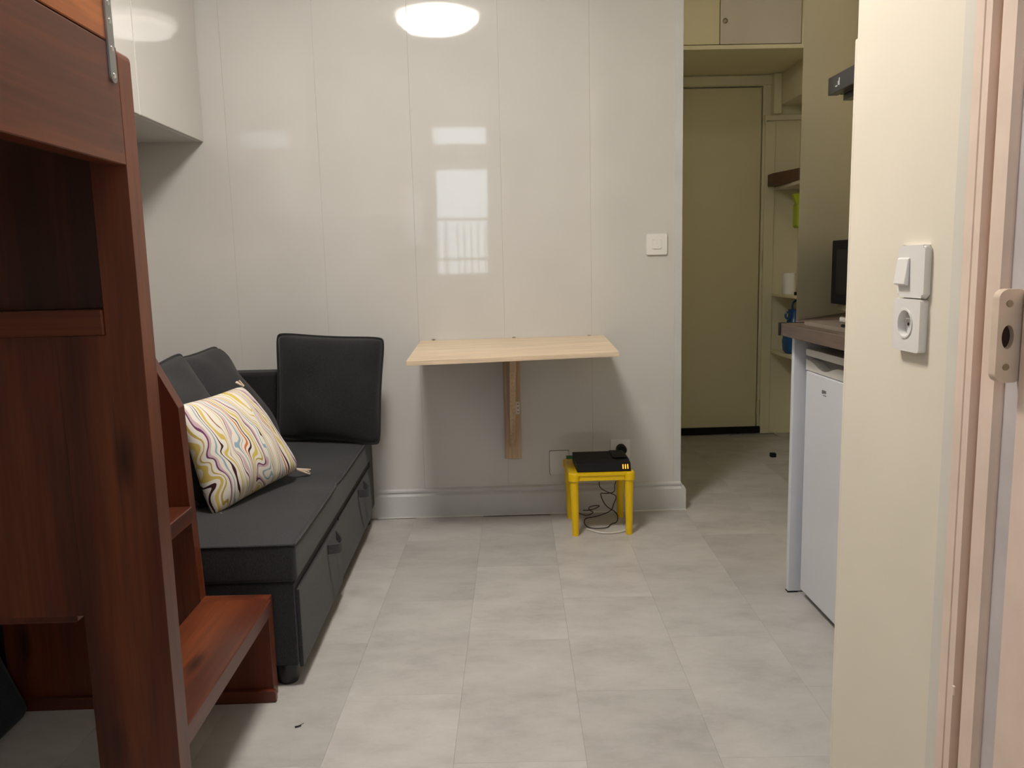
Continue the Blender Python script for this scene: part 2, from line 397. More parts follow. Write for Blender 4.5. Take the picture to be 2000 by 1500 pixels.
# ------------------------------------------------------------------ room shell
def S(name, bm, mat, parent=None, label=None):
    o = obj(name, bm, mat, parent)
    o['kind'] = 'structure'
    if label: o['label'] = label; 
    return o
floor = S('floor', box(-1.55, 2.05, -0.95, 5.0, -0.06, -0.0045), 'subfloor', label='pale grey concrete-look vinyl tile floor')
T, TW, TL = 0.02878, 0.2835, 0.571
tb = box(-TW/2+0.0002, TW/2-0.0002, -TL/2+0.0002, TL/2-0.0002, -0.0045, 0.0)
tile_me = None
for i in range(-6, 9):
    for k in range(-7, 6):
        u = -0.153 + TW*(i+0.5); v = 2.465 + TL*(k+0.5) + (TL/2 if i % 2 == 0 else 0)
        x = u*math.cos(T)+v*math.sin(T); y = -u*math.sin(T)+v*math.cos(T)
        if not (-1.50 < x < 1.98 and -0.75 < y < 4.85): continue
        if x > 0.80 and y < 1.3: continue
        if x < 0.60 and y > 3.55: continue
        if tile_me is None:
            t0 = obj('floor_tile', tb, 'vinyl_tile', floor); tile_me = t0.data; t = t0
        else:
            t = bpy.data.objects.new('floor_tile', tile_me); C.objects.link(t); t.parent = floor
        t.location = (x, y, 0); t.rotation_euler = (0, 0, -T)
S('ceiling', box(-1.55, 2.05, -0.95, 5.0, ZC, ZC+0.06), 'ceiling_paint')
S('wall_left', box(-1.55, XL, -0.95, 3.52, 0, ZC), 'white_paint')
wb = S('wall_back', box(XL, 0.776, W+0.009, 3.52, 0, ZC), 'white_paint', label='wall of glossy pale grey plastic panels behind the folding table')
seams = [XL, -1.383, -1.025, -0.667, -0.300, 0.053, 0.412, 0.776]
for a, b_ in zip(seams, seams[1:]):
    if b_-a < 0.03: continue
    obj('wall_panel', box(a+0.0001, b_-0.0001, W, W+0.0088, 0.0, ZC-0.001, 0.0009, 1), 'panel_gloss', wb)
tr = S('trim_1', prism([(0.752, W-0.003), (0.784, W-0.003), (0.784, 3.52), (0.776, 3.52), (0.776, W), (0.752, W)], 'z', 0.118, ZC, 0.001, 1), 'baseboard_paint', label='white corner bead on the edge of the panelled wall')
bb = S('baseboard_back', prism([(W, 0), (W-0.020, 0), (W-0.020, 0.092), (W-0.013, 0.099), (W-0.009, 0.099), (W-0.009, 0.105), (W-0.013, 0.108), (W-0.013, 0.115), (W-0.006, 0.120), (W, 0.120)], 'x', -0.55, 0.784), 'baseboard_paint', label='moulded pale grey baseboard under the panelled wall')
obj('sealant_line', box(-0.50, 0.803, W-0.0245, W-0.0205, 0.0, 0.004), 'white_plastic', bb)
obj('corner_return', prism([(0.784, 0), (0.803, 0), (0.803, 0.088), (0.795, 0.104), (0.786, 0.110), (0.784, 0.110)], 'y', W-0.020, 3.52), 'baseboard_paint', bb)
# rear wall with window opening
WX0, WX1, WZ0, WZ1, RY = -0.52, 0.04, 0.92, 2.32, -0.80
bm = bmesh.new()
for a in ((XL-0.1, WX0, 0, ZC), (WX1, 0.85, 0, ZC), (WX0, WX1, 0, WZ0), (WX0, WX1, WZ1, ZC)):
    box(a[0], a[1], RY-0.14, RY, a[2], a[3], bm=bm)
S('wall_rear', bm, 'white_paint')
win = thing('window_1', ((WX0+WX1)/2, RY-0.05, WZ0), 'white casement window behind the photographer, seen mirrored in glossy panels', 'window'); del win['category']; win['kind'] = 'structure'
fy0, fy1 = RY-0.09, RY-0.04
bm = bmesh.new()
for a in ((WX0, WX0+0.05, WZ0, WZ1), (WX1-0.05, WX1, WZ0, WZ1), (WX0+0.05, WX1-0.05, WZ0, WZ0+0.05), (WX0+0.05, WX1-0.05, WZ1-0.05, WZ1)): box(a[0], a[1], fy0, fy1, a[2], a[3], bm=bm)
obj('window_frame', bm, 'white_paint', win)
obj('transom', box(WX0+0.05, WX1-0.05, fy0, fy1, 1.90, 2.12), 'white_paint', win)
for z in (1.46, 1.10): obj('glazing_bar', box(WX0+0.05, WX1-0.05, fy0, fy1, z-0.012, z+0.012), 'white_paint', win)
for z0, z1 in ((WZ0+0.05, 1.90), (2.12, WZ1-0.05)): obj('pane', box(WX0+0.05, WX1-0.05, RY-0.068, RY-0.064, z0, z1), 'pane_glass', win)
for k in range(7):
    x = WX0+0.07+k*0.07
    obj('railing_bar', frustum((x, RY-0.12, WZ0), (x, RY-0.12, 1.42), 0.007, 0.007, 8), 'frame_grey', win)
# right wall
wr_ = S('wall_right', box(0.672, 0.80, 1.143, 1.531, 0, ZC), 'cream_paint', label='bright cream wall end with switch and socket')
obj('edge_bead', box(0.6715, 0.80, 1.531, 1.542, 0, 1.437, 0.003, 2), 'cream_paint', wr_)
obj('jamb_strip', box(0.6705, 0.68, 1.143, 1.186, 0, ZC), 'frame_wall', wr_)
fr = S('trim_2', prism([(0.672, 1.143), (0.660, 1.141), (0.660, 1.122), (0.664, 1.120), (0.660, 1.118), (0.660, 1.104), (0.676, 1.103), (0.676, 1.088), (0.80, 1.088), (0.80, 1.143)], 'z', 0, ZC), 'frame_paint', label='pinkish painted door frame with a bare groove')
obj('groove', box(0.6755, 0.69, 1.0885, 1.1025, 0.0, ZC), 'bare_groove', fr)
obj('frame_post', prism([(0.664, 1.088), (0.660, 1.080), (0.660, 1.052), (0.667, 1.046), (0.80, 1.046), (0.80, 1.088)], 'z', 0, ZC, 0), 'frame_paint', fr)
obj('frame_rebate', prism([(0.670, 1.046), (0.670, 1.008), (0.80, 1.008), (0.80, 1.046)], 'z', 0, ZC, 0), 'frame_grey', fr)
obj('frame_inner', prism([(0.664, 1.008), (0.660, 1.002), (0.660, 0.93), (0.80, 0.93), (0.80, 1.008)], 'z', 0, ZC, 0), 'frame_paint', fr)
obj('paint_chip', box(0.6590, 0.6625, 1.100, 1.106, 0.41, 0.425, 0.001, 1), 'frame_paint', fr)
d2 = S('door_2', box(0.72, 0.76, 0.12, 0.93, 0.005, 2.05), 'frame_paint', label='painted side door beside the photographer')
bm = bmesh.new(); box(0.672, 0.80, -0.95, 0.12, 0, ZC, bm=bm); box(0.672, 0.80, 0.12, 0.93, 2.05, ZC, bm=bm)
S('wall_side', bm, 'cream_paint')
# kitchen recess, oblique partition and hall
S('wall_kitchen_near', box(0.80, 1.62, 1.40, 1.525, 0, ZC), 'cream_paint')
S('wall_kitchen', box(1.52, 1.62, 1.525, 3.17, 0, ZC), 'cream_paint')
S('wall_partition', prism([(0.957, 2.554), (1.80, 3.475), (1.80, 3.75), (1.17, 3.09)], 'z', 0, ZC), 'hall_paint', label='dim cream oblique wall behind the kitchen counter')
S('wall_hall_left', box(0.66, 0.776, 3.52, 5.0, 0, ZC), 'hall_paint')
S('wall_hall_right', box(1.80, 2.05, 3.75, 4.82, 0, ZC), 'hall_paint')
DY = 4.82
bm = bmesh.new(); box(0.776, 0.80, DY, 5.0, 0, ZC, bm=bm); box(1.583, 2.05, DY, 5.0, 0, ZC, bm=bm); box(0.80, 1.583, DY, 5.0, 2.018, ZC, bm=bm)
S('wall_hall', bm, 'hall_paint')
dr = thing('door_1', (1.19, DY, 0), 'dim cream flush door at the end of the hall', 'door'); del dr['category']; dr['kind'] = 'structure'
obj('door_leaf', box(0.806, 1.577, DY+0.004, DY+0.044, 0.028, 2.010, 0.002, 1), 'door_paint', dr)
obj('gap_backing', box(0.801, 1.582, DY+0.05, DY+0.06, 0.0, 2.017), 'dark_hole', dr)
obj('draught_strip', box(0.806, 1.600, DY-0.014, DY+0.003, 0.004, 0.045, 0.003, 2), 'black_plastic', dr)
for z in (1.045, 0.16):
    obj('hinge', frustum((1.586, DY-0.004, z-0.045), (1.586, DY-0.004, z+0.045), 0.009, 0.009, 10), 'door_paint', dr)
obj('frame_top', box(0.80, 1.655, DY-0.012, DY-0.0005, 2.022, 2.072, 0.002, 1), 'hall_paint', dr)
obj('frame_side', box(1.597, 1.655, DY-0.012, DY-0.0005, 0.0, 1.820, 0.002, 1), 'hall_paint', dr)
obj('frame_head', prism([(1.590, 1.800), (1.60, 1.825), (1.80, 1.825), (1.80, 1.853), (1.59, 1.853)], 'y', DY-0.02, DY-0.0006, 0.001, 1), 'hall_paint', dr)
S('trim_3', box(1.627, 1.673, DY-0.055, DY-0.0005, 1.855, 2.075, 0.003, 1), 'hall_paint', label='small boxed pipe beside the hall door')
S('trim_4', box(1.674, 1.799, 4.02, DY-0.001, 1.905, ZC, 0.003, 1), 'hall_paint', label='boxed beam above the hall shelves')
# ------------------------------------------------------------------ lamp, added hall fill light
LX, LY = -0.265, 1.80
lp = thing('ceiling_lamp', (LX, LY, ZC), 'round white ceiling light whose glare mirrors in the panels', 'lamp')
obj('lamp_base', lathe((LX, LY, ZC), [(0, -0.001), (0.225, -0.001), (0.228, -0.02), (0.224, -0.035), (0.0, -0.035)], 48), 'lamp_rim', lp, True)
obj('diffuser', lathe((LX, LY, ZC-0.036), [(0, 0), (0.200, 0), (0.203, -0.012), (0.196, -0.028), (0.16, -0.036), (0.0, -0.040)], 48), 'lamp_glow', lp, True)

hl = thing('hall_fill_light', (1.17, 3.56, ZC), 'small round fill light added out of view at the entrance to the hall', 'lamp')  # no known lamp here, added above the view to brighten the hall
obj('lamp_base', lathe((1.17, 3.56, ZC), [(0, -0.001), (0.10, -0.001), (0.10, -0.02), (0, -0.02)], 32), 'white_plastic', hl, True)  # housing and diffuser belong to the added fill light
obj('diffuser', lathe((1.17, 3.56, ZC-0.021), [(0, 0), (0.09, 0), (0.085, -0.02), (0.05, -0.034), (0, -0.038)], 32), 'hall_fill_glow', hl, True)

# ------------------------------------------------------------------ loft bed with stair
bed = thing('loft_bed', (-0.97, 0.3, 0), 'dark mahogany stained loft bed with box stair in the left foreground', 'bed')
PY0, PY1 = 1.300, 1.346
X0 = -0.550
# near end panel: post with rounded top, leg, lower board, batten, recessed upper board with shade in its colour
post = [(X0, 0), (X0, 1.372)] + [(X0-0.012+0.012*math.cos(t), 1.372+0.012*math.sin(t)) for t in (0.5, 1.0, 1.57)] + [(-0.606, 1.384), (-0.606, 0)]
obj('post', prism(post, 'y', PY0, PY1, 0.0006, 1), 'mahogany_z', bed)
obj('leg', box(-0.685, -0.6061, PY0, PY1, 0, 0.9535, 0.0005, 1), 'mahogany_z', bed)
obj('leg', box(-1.375, -1.29, PY0+0.001, PY1, 0, 0.4905, 0.001, 1), 'mahogany_z', bed)
for a, b_ in ((-0.830, -0.6851), (-0.985, -0.831), (-1.18, -0.986), (-1.375, -1.181)):
    obj('board', box(a, b_, PY0+0.001, PY1, 0.4912, 0.9535, 0.0004, 1), 'mahogany_z', bed)
obj('batten', box(-1.375, -0.6065, PY0-0.006, PY1, 0.954, 0.994, 0.002, 1), 'mahogany_x', bed)
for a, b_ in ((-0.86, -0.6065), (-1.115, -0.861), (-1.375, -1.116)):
    obj('upper_board', box(a, b_, PY1-0.018, PY1, 0.9945, 1.384, 0.0008, 1), 'mahogany_shaded_z', bed)
# rails, guard, slats and mattress
obj('side_rail', box(X0-0.034, X0, -0.745, PY0-0.0005, 1.212, 1.384, 0.0015, 1), 'mahogany_y', bed)
gr = obj('guard_board', box(X0-0.034, X0, -0.745, 1.283, 1.3865, 1.60, 0.0015, 1), 'orange_wood_y', bed)
st = obj('steel_strap', prism(rrect(1.268, 1.288, 1.328, 1.56, 0.009), 'x', X0+0.0002, X0+0.003), 'steel', bed)
for z in (1.338, 1.376, 1.415, 1.44, 1.50): obj('screw', lathe((X0+0.003, 1.278, z), [(0.0042, 0), (0.0036, 0.0013), (0, 0.0016)], 10, (1, 0, 0)), 'chrome', st, True)
obj('wall_rail', box(-1.39, -1.356, -0.745, PY0-0.0005, 1.212, 1.384, 0.0015, 1), 'mahogany_y', bed)
obj('end_rail', box(-1.355, X0-0.035, -0.745, -0.711, 1.212, 1.384, 0.0015, 1), 'mahogany_x', bed)
for k in range(15):
    y = -0.66+k*0.13
    obj('slat', box(-1.354, X0-0.036, y, y+0.07, 1.25, 1.268), 'mahogany_x', bed)
obj('post', box(X0-0.055, X0, -0.79, -0.746, 0, 1.6, 0.002, 1), 'mahogany_z', bed)
mt_ = obj('mattress', box(-1.352, X0-0.038, -0.708, 1.29, 1.269, 1.40, 0.02, 3), 'mattress_cloth', bed, True)
# stair: far stringer, treads, risers
FY0, FY1 = 1.902, 1.938
prof = [(-0.560, 0.0), (-0.560, 0.258), (-0.722, 0.258), (-0.735, 0.735), (-0.792, 0.850), (-0.96, 1.20), (-1.20, 1.20), (-1.20, 0.0)]
obj('stringer', prism(prof, 'y', FY0, FY1, 0.001, 1), 'mahogany_z', bed)
obj('base_strip', prism([(-0.552, 0.004), (-0.552, 0.022), (-0.556, 0.03), (-1.20, 0.03), (-1.20, 0.0), (-0.575, 0.0)], 'y', FY0-0.016, FY0-0.0005, 0.001, 1), 'mahogany_x', bed)
for k, (xf, zt) in enumerate(((-0.552, 0.261), (-0.722, 0.498), (-0.86, 0.735), (-1.0, 0.972))):
    if k: tbm = box(xf-0.25, xf, PY1+0.0005, FY0-0.0005, zt-0.038, zt, 0.002, 1)
    else: tbm = prism([(xf, PY1+0.0005), (xf, FY0-0.0005), (-0.722, FY0-0.0005), (-0.722, 1.60), (-0.640, PY1+0.0005)], 'z', zt-0.038, zt, 0.002, 1)
    obj('tread', tbm, 'mahogany_y', bed)
# dark slumped bag under the stair
bm = box(-1.39, -1.128, 1.50, 1.884, 0.0, 0.36, 0.03, 3)
for v in bm.verts:
    k = v.co.z/0.36; v.co.x = -1.39+(v.co.x+1.39)*(1-0.62*k**0.9*0.9); v.co += Vector((0, 1, 0))*mnoise.noise(v.co*9)*0.008
bag = obj('storage_bag', bm, 'navy_cloth', None, True); tag(bag, 'slumped dark cloth storage bag on the floor behind the bed leg', 'bag')

# ------------------------------------------------------------------ wall cabinet
cb = thing('wall_cabinet', (-1.25, 2.4, 1.553), 'glossy white wall cabinet hung in the corner above the sofa', 'cabinet')
obj('cabinet_body', box(XL+0.0005, -1.135, 1.40, W-0.0006, 1.553, 2.45, 0.001, 1), 'gloss_white', cb)
for y0, y1 in ((2.772, W-0.002), (2.18, 2.768), (1.40, 2.176)):
    obj('cabinet_door', box(-1.1345, -1.115, y0+0.001, y1-0.001, 1.553, 2.45, 0.0015, 1), 'gloss_white', cb)

# ------------------------------------------------------------------ sofa
SX, SY0, SY1 = -0.505, 1.962, 3.232
so = thing('sofa_bed', (-0.94, 2.65, 0), 'charcoal fabric sofa bed with storage drawers along the left wall', 'sofa')
obj('base', box(-1.25, SX-0.006, SY0, SY1, 0.055, 0.272, 0.006, 2), 'charcoal_linen', so, True)
bm = box(-1.25, SX+0.003, SY0-0.003, SY1, 0.276, 0.375, 0.012, 3)
bmesh.ops.subdivide_edges(bm, edges=[e for e in bm.edges if abs((e.verts[0].co-e.verts[1].co).y) > 0.3], cuts=14, use_grid_fill=True)
bmesh.ops.subdivide_edges(bm, edges=[e for e in bm.edges if abs((e.verts[0].co-e.verts[1].co).x) > 0.3], cuts=9, use_grid_fill=True)
for v in bm.verts:
    if v.co.z > 0.36:
        fx = min(1, (SX-v.co.x)/0.12); fy = min(1, (v.co.y-SY0)/0.12)
        v.co.z += 0.012*max(0, fx)*max(0, fy) - 0.010*math.exp(-((v.co.y-2.54)/0.025)**2) + mnoise.noise(v.co*5)*0.004
seat = obj('seat_mattress', bm, 'charcoal_linen', so, True)
z = 0.3735
obj('piping', tube([(-1.2, SY0-0.001, z), (-0.8, SY0-0.001, z), (SX-0.004, SY0-0.001, z), (SX+0.002, SY0+0.006, z), (SX+0.002, 2.2, z), (SX+0.002, 2.51, z), (SX-0.006, 2.54, z-0.002), (SX+0.002, 2.57, z), (SX+0.002, 2.9, z), (SX+0.002, SY1, z)], 0.0035, 6, smooth_iter=1), 'charcoal_linen', seat, True)
for y0, y1, out in ((SY0+0.004, 2.528, 0.006), (2.545, SY1-0.004, 0.0)):
    d = obj('drawer_front', box(SX-0.0058, SX+out, y0, y1, 0.050, 0.258, 0.0045, 2), 'charcoal_linen', so, True)
    yc = 2.375 if y0 < 2.4 else 2.965; zz = 0.236; xo = SX+out
    n = 12; bm = bmesh.new(); R = []
    for i in range(n+1):
        t = i/n; yy = yc-0.065+0.13*t; xx = xo+0.002+0.028*math.sin(math.pi*t); zs = zz-0.012*math.sin(math.pi*t)
        R.append([bm.verts.new(p) for p in ((xx, yy, zs-0.014), (xx+0.004, yy, zs-0.014), (xx+0.004, yy, zs+0.014), (xx, yy, zs+0.014))])
    for a, b_ in zip(R, R[1:]):
        for i in range(4): bm.faces.new((a[i], a[(i+1) % 4], b_[(i+1) % 4], b_[i]))
    bm.faces.new(R[0][::-1]); bm.faces.new(R[-1])
    obj('pull_loop', bm, 'charcoal_linen', d, True)
obj('armrest', box(-1.385, SX-0.004, SY1+0.002, 3.343, 0.055, 0.648, 0.018, 3), 'black_linen', so, True)
obj('backrest', box(-1.388, -1.252, SY0, SY1+0.001, 0.055, 0.648, 0.018, 3), 'charcoal_linen', so, True)
for x, y in ((-0.548, 1.998), (-1.33, 1.998), (-0.548, 3.28), (-1.33, 3.28), (-0.548, 2.60)):
    obj('foot', lathe((x, y, 0), [(0, 0), (0.024, 0), (0.027, 0.008), (0.031, 0.054), (0, 0.054)], 20), 'foot_black', so, True)
# cushions
pillow('cushion', (-0.842, 3.125, 0.400), (-0.440, 3.085, 0.372), (-0.412, 3.150, 0.782), (-0.832, 3.180, 0.808), 0.15, 'black_linen', 'square black cushion propped against the sofa end by the panelled wall', 'cushion', 0.005, group='dark sofa cushions', seed=1)
pillow('cushion', (-0.80, 2.66, 0.390), (-0.80, 3.055, 0.390), (-1.025, 3.055, 0.775), (-1.06, 2.64, 0.765), 0.15, 'charcoal_linen', 'charcoal cushion leaning back, just behind the marbled pillow', 'cushion', 0.005, group='dark sofa cushions', seed=4)
pillow('cushion', (-0.83, 2.24, 0.390), (-0.82, 2.63, 0.390), (-1.005, 2.655, 0.795), (-1.08, 2.24, 0.735), 0.15, 'charcoal_linen', 'charcoal cushion partly hidden by the stair side, nearest to the bed', 'cushion', 0.005, group='dark sofa cushions', seed=9)
pp = pillow('marbled_pillow', (-0.785, 2.200, 0.374), (-0.632, 2.592, 0.408), (-0.795, 2.590, 0.690), (-0.868, 2.215, 0.690), 0.13, 'marbled_cloth', 'white pillow with swirling purple, yellow, orange and blue marbled lines', 'pillow', None, n=30, seed=3, asym=0.6)
for c_, d_ in (((-0.632, 2.592, 0.408), (0.03, 0.02, -0.012)), ((-0.795, 2.590, 0.690), (-0.012, 0.0, 0.014)), ((-0.765, 2.215, 0.382), (0.004, -0.008, -0.004))):
    bm = bmesh.new()
    for k in range(7):
        a = Vector(c_); r_ = Vector((random.uniform(-1, 1), random.uniform(-1, 1), random.uniform(-1, 1)))*0.008
        frustum(a-Vector(d_)*0.3, a+Vector(d_)+r_, 0.004, 0.002, 6, bm=bm)
    obj('tassel', bm, 'strike_plastic', pp)

# ------------------------------------------------------------------ folding wall table
ft = thing('folding_table', (0.08, 3.1, 0.24), 'pale pine drop-leaf table fixed to the panelled wall on one bracket', 'table')
def slab(c4, th):
    bm = bmesh.new(); up = [bm.verts.new(p) for p in c4]; lo = [bm.verts.new((p[0], p[1], p[2]-th)) for p in c4]
    bm.faces.new(up); bm.faces.new(lo[::-1])
    for i in range(4): bm.faces.new((up[i], lo[i], lo[(i+1) % 4], up[(i+1) % 4]))
    bmesh.ops.bevel(bm, geom=bm.edges[:], offset=0.0015, segments=2, profile=0.5, affect='EDGES')
    return bm
obj('table_top', slab([(-0.301, 2.83, 0.7235), (0.442, 2.83, 0.7375), (0.461, W-0.002, 0.7495), (-0.294, W-0.002, 0.746)], 0.017), 'pale_pine_x', ft, True)
wp = obj('wall_plate', box(0.041, 0.111, W-0.022, W-0.0005, 0.243, 0.726, 0.0015, 1), 'pale_pine_z', ft)
obj('bracket_arm', prism([(2.99, 0.716), (W-0.0225, 0.722), (W-0.0225, 0.30), (W-0.05, 0.30), (3.01, 0.665), (2.99, 0.672)], 'x', 0.062, 0.085, 0.001, 1), 'pale_pine_z', ft)
obj('end_block', box(0.0615, 0.0855, 2.982, 2.9895, 0.655, 0.7165, 0.001, 1), 'pale_pine_z', ft)
hg = obj('hinge', box(0.0885, 0.1055, W-0.0245, W-0.0222, 0.432, 0.484, 0.0005, 1), 'white_plastic', ft)
for z in (0.442, 0.458, 0.474): obj('screw', lathe((0.0995, W-0.0245, z), [(0.003, 0), (0.0025, 0.0012), (0, 0.0014)], 8, (0, -1, 0)), 'mark_grey', hg, True)
for x in (-0.24, 0.09, 0.40): obj('top_hinge', box(x-0.007, x+0.007, W-0.010, W-0.003, 0.7470, 0.7520, 0.001, 1), 'brass_dull', ft)

# ------------------------------------------------------------------ stool, router, cables
stl = thing('plastic_stool', (0.408, 3.165, 0), 'small yellow plastic stool carrying the black router', 'stool')
sx0, sx1, sy0, sy1 = 0.300, 0.512, 3.055, 3.275
bm = prism(rrect(sx0-0.018, sx1+0.018, sy0-0.018, sy1+0.018, 0.03), 'z', 0.240, 0.250, 0.002, 2)
seat2 = obj('seat', bm, 'yellow_plastic', stl, True)
obj('apron', box(sx0+0.02, sx1-0.02, sy0-0.014, sy0-0.008, 0.220, 0.241), 'yellow_plastic', stl)
obj('apron', box(sx0+0.02, sx1-0.02, sy1+0.008, sy1+0.014, 0.220, 0.241), 'yellow_plastic', stl)
obj('apron', box(sx0-0.014, sx0-0.008, sy0+0.02, sy1-0.02, 0.220, 0.241), 'yellow_plastic', stl)
obj('apron', box(sx1+0.008, sx1+0.014, sy0+0.02, sy1-0.02, 0.220, 0.241), 'yellow_plastic', stl)
for x, y in ((sx0, sy0), (sx1, sy0), (sx0, sy1), (sx1, sy1)):
    fx = x+(0.004 if x < 0.4 else 0.0); 
    obj('leg', frustum((fx, y, 0), (x, y, 0.222), 0.0125, 0.0175, 20), 'yellow_plastic', stl, True)
    obj('corner_cap', lathe((x, y, 0.216), [(0, 0), (0.019, 0), (0.0225, 0.004), (0.0225, 0.030), (0.019, 0.0345), (0, 0.0345)], 24), 'yellow_plastic', stl, True)
rt = thing('router', (0.42, 3.15, 0.251), 'flat black router with three orange lights on the yellow stool', 'router')
rx0, rx1, ry0, ry1 = 0.312, 0.520, 3.052, 3.235
obj('router_body', prism([(ry0, 0.2515), (ry1, 0.2515), (ry1, 0.290), (ry0+0.060, 0.2875), (ry0+0.012, 0.2830)], 'x', rx0, rx1, 0.002, 2), 'black_plastic', rt, True)
obj('router_ridge', box(0.460, 0.514, ry0+0.060, ry1-0.003, 0.2895, 0.2935, 0.0015, 2), 'black_plastic', rt, True)
for k in range(3):
    x = 0.488+k*0.0092
    obj('status_light', prism([(ry0+0.0035, 0.2600), (ry0+0.0095, 0.2765), (ry0+0.0082, 0.2768), (ry0+0.0022, 0.2603)], 'x', x, x+0.0036), 'led_orange', rt)
obj('network_plug', box(0.285, 0.311, 3.205, 3.22, 0.268, 0.280, 0.001, 1), 'green_plastic', rt)
def pxpath(L): return [(onY(x, y, Y) if z is None else onZ(x, y, z)) for x, y, Y, z in L]
blk = [(1170, 941, 3.16, None), (1171, 953, 3.17, None), (1188, 962, 3.16, None), (1206, 968, 3.14, None), (1198, 985, 3.15, None), (1195, 998, 3.16, None),
       (1165, 1009, 0, 0.035), (1138, 1013, 0, 0.01), (1146, 1032, 0, 0.004), (1186, 1032, 0, 0.004), (1193, 1023, 0, 0.004), (1207, 1020, 0, 0.01), (1206, 1001, 0, 0.03), (1182, 989, 3.18, None),
       (1171, 962, 3.17, None), (1180, 964, 3.16, None), (1201, 962, 3.17, None), (1200, 948, 3.18, None), (1203, 940, 3.18, None)]
o = obj('router_cable', tube(pxpath(blk), 0.0018, 6, smooth_iter=2), 'black_plastic', None, True); tag(o, 'thin black cable hanging in a tangle under the yellow stool', 'cable')
blk2 = [(1128, 996, 0, 0.004), (1156, 997, 0, 0.02), (1176, 986, 0, 0.05), (1150, 989, 0, 0.05), (1150, 996, 0, 0.03), (1161, 1001, 0, 0.01), (1145, 1008, 0, 0.006), (1128, 1001, 0, 0.004)]
o = obj('power_cable', tube(pxpath(blk2), 0.0017, 6, smooth_iter=2), 'black_plastic', None, True); tag(o, 'short black cable looped low near the baseboard behind the stool', 'cable')
wc = [(1140, 985, 3.338, None), (1136, 972, 3.338, None), (1150, 1000, 3.33, None)]
o = obj('white_cable', tube(pxpath([(1146, 1033, 0, 0.004), (1168, 1040, 0, 0.004), (1195, 1042, 0, 0.004), (1225, 1036, 0, 0.004), (1232, 1024, 0, 0.004), (1222, 1016, 0, 0.004)]), 0.0032, 8), 'white_cable', None, True); tag(o, 'white cable lying in an arc on the floor under the stool', 'cable')

# ------------------------------------------------------------------ wall fittings
PW = lambda a, b_, d: (a, W-d, b_)
def wall_switch(name, x0, x1, z0, z1, label):
    t = thing(name, ((x0+x1)/2, W, z0), label, 'switch')
    obj('cover_plate', prism(rrect(x0, x1, z0, z1, 0.004), 'y', W-0.009, W-0.0003, 0.0015, 2), 'white_plastic', t, True)
    cx, cz = (x0+x1)/2, (z0+z1)/2
    obj('rocker_frame', prism(rrect(cx-0.019, cx+0.019, cz-0.020, cz+0.020, 0.003), 'y', W-0.0095, W-0.009), 'well_plastic', t)
    obj('rocker', prism(rrect(cx-0.017, cx+0.017, cz-0.018, cz+0.018, 0.004), 'y', W-0.012, W-0.0095, 0.001, 1), 'white_plastic', t, True)
wall_switch('light_switch', 0.637, 0.721, 1.072, 1.156, 'square white light switch on the panelled wall')
t = thing('wall_socket', (0.525, W, 0.235), 'white wall socket behind the router', 'socket')
obj('cover_plate', prism(rrect(0.487, 0.567, 0.230, 0.310, 0.004), 'y', W-0.009, W-0.0003, 0.0015, 2), 'white_plastic', t, True)
o = obj('power_plug', lathe((0.529, W-0.009, 0.270), [(0, 0), (0.021, 0), (0.021, 0.028), (0.017, 0.04), (0, 0.042)], 24, (0, -1, 0)), 'black_plastic', None, True); tag(o, 'round black plug in the socket behind the router', 'plug')
t = thing('blank_plate', (0.268, W, 0.165), 'blank white wall plate left of the yellow stool', 'plate')
obj('plate_edge', prism(rrect(0.2275, 0.3105, 0.1635, 0.2685, 0.004), 'y', W-0.002, W-0.0003), 'mark_grey', t)
obj('cover_plate', prism(rrect(0.229, 0.309, 0.165, 0.267, 0.004), 'y', W-0.006, W-0.0003, 0.001, 1), 'gloss_white', t, True)
# switch and socket on the cream wall end (facing -X)
XR = 0.672
PX = lambda a, b_, d: (XR-d, a, b_)
t = thing('light_switch', (XR, 1.285, 0.982), 'white rocker switch above the socket on the cream wall end', 'switch')
obj('cover_plate', prism(rrect(1.243, 1.325, 0.982, 1.064, 0.006), 'x', XR-0.011, XR-0.0003, 0.004, 3), 'white_plastic', t, True)
obj('rocker', prism([(XR-0.011, 1.000), (XR-0.0195, 1.003), (XR-0.014, 1.043), (XR-0.011, 1.045)], 'y', 1.287, 1.322, 0.0008, 1), 'white_plastic', t)
t = thing('wall_socket', (XR, 1.29, 0.897), 'white round-well socket below the switch on the cream wall end', 'socket')
ou = rrect(1.246, 1.329, 0.897, 0.980, 0.006, 8); inn = ellipse_like(ou, 1.2905, 0.941, 0.0215, 0.0215)
obj('cover_plate', holed_plate(ou, inn, PX, 0.0003, 0.013), 'white_plastic', t, True)
obj('socket_well', lathe((XR-0.002, 1.2905, 0.941), [(0, 0), (0.0213, 0), (0.0213, 0.0005)], 24, (-1, 0, 0)), 'well_plastic', t)
ring = [(1.2905+0.0235*math.cos(a), 0.941+0.0235*math.sin(a)) for a in [i*2*math.pi/32 for i in range(32)]]
ring2 = [(1.2905+0.0210*math.cos(a), 0.941+0.0210*math.sin(a)) for a in [i*2*math.pi/32 for i in range(32)]]
obj('well_rim', holed_plate(ring, ring2, PX, 0.010, 0.0145), 'white_plastic', t, True)
obj('earth_pin', frustum((XR-0.002, 1.2905, 0.950), (XR-0.012, 1.2905, 0.950), 0.0024, 0.002, 10), 'chrome', t, True)
for dy in (-0.0095, 0.0095): obj('contact_hole', frustum((XR-0.0026, 1.2905+dy, 0.939), (XR-0.0029, 1.2905+dy, 0.939), 0.0026, 0.0026, 10), 'dark_hole', t)
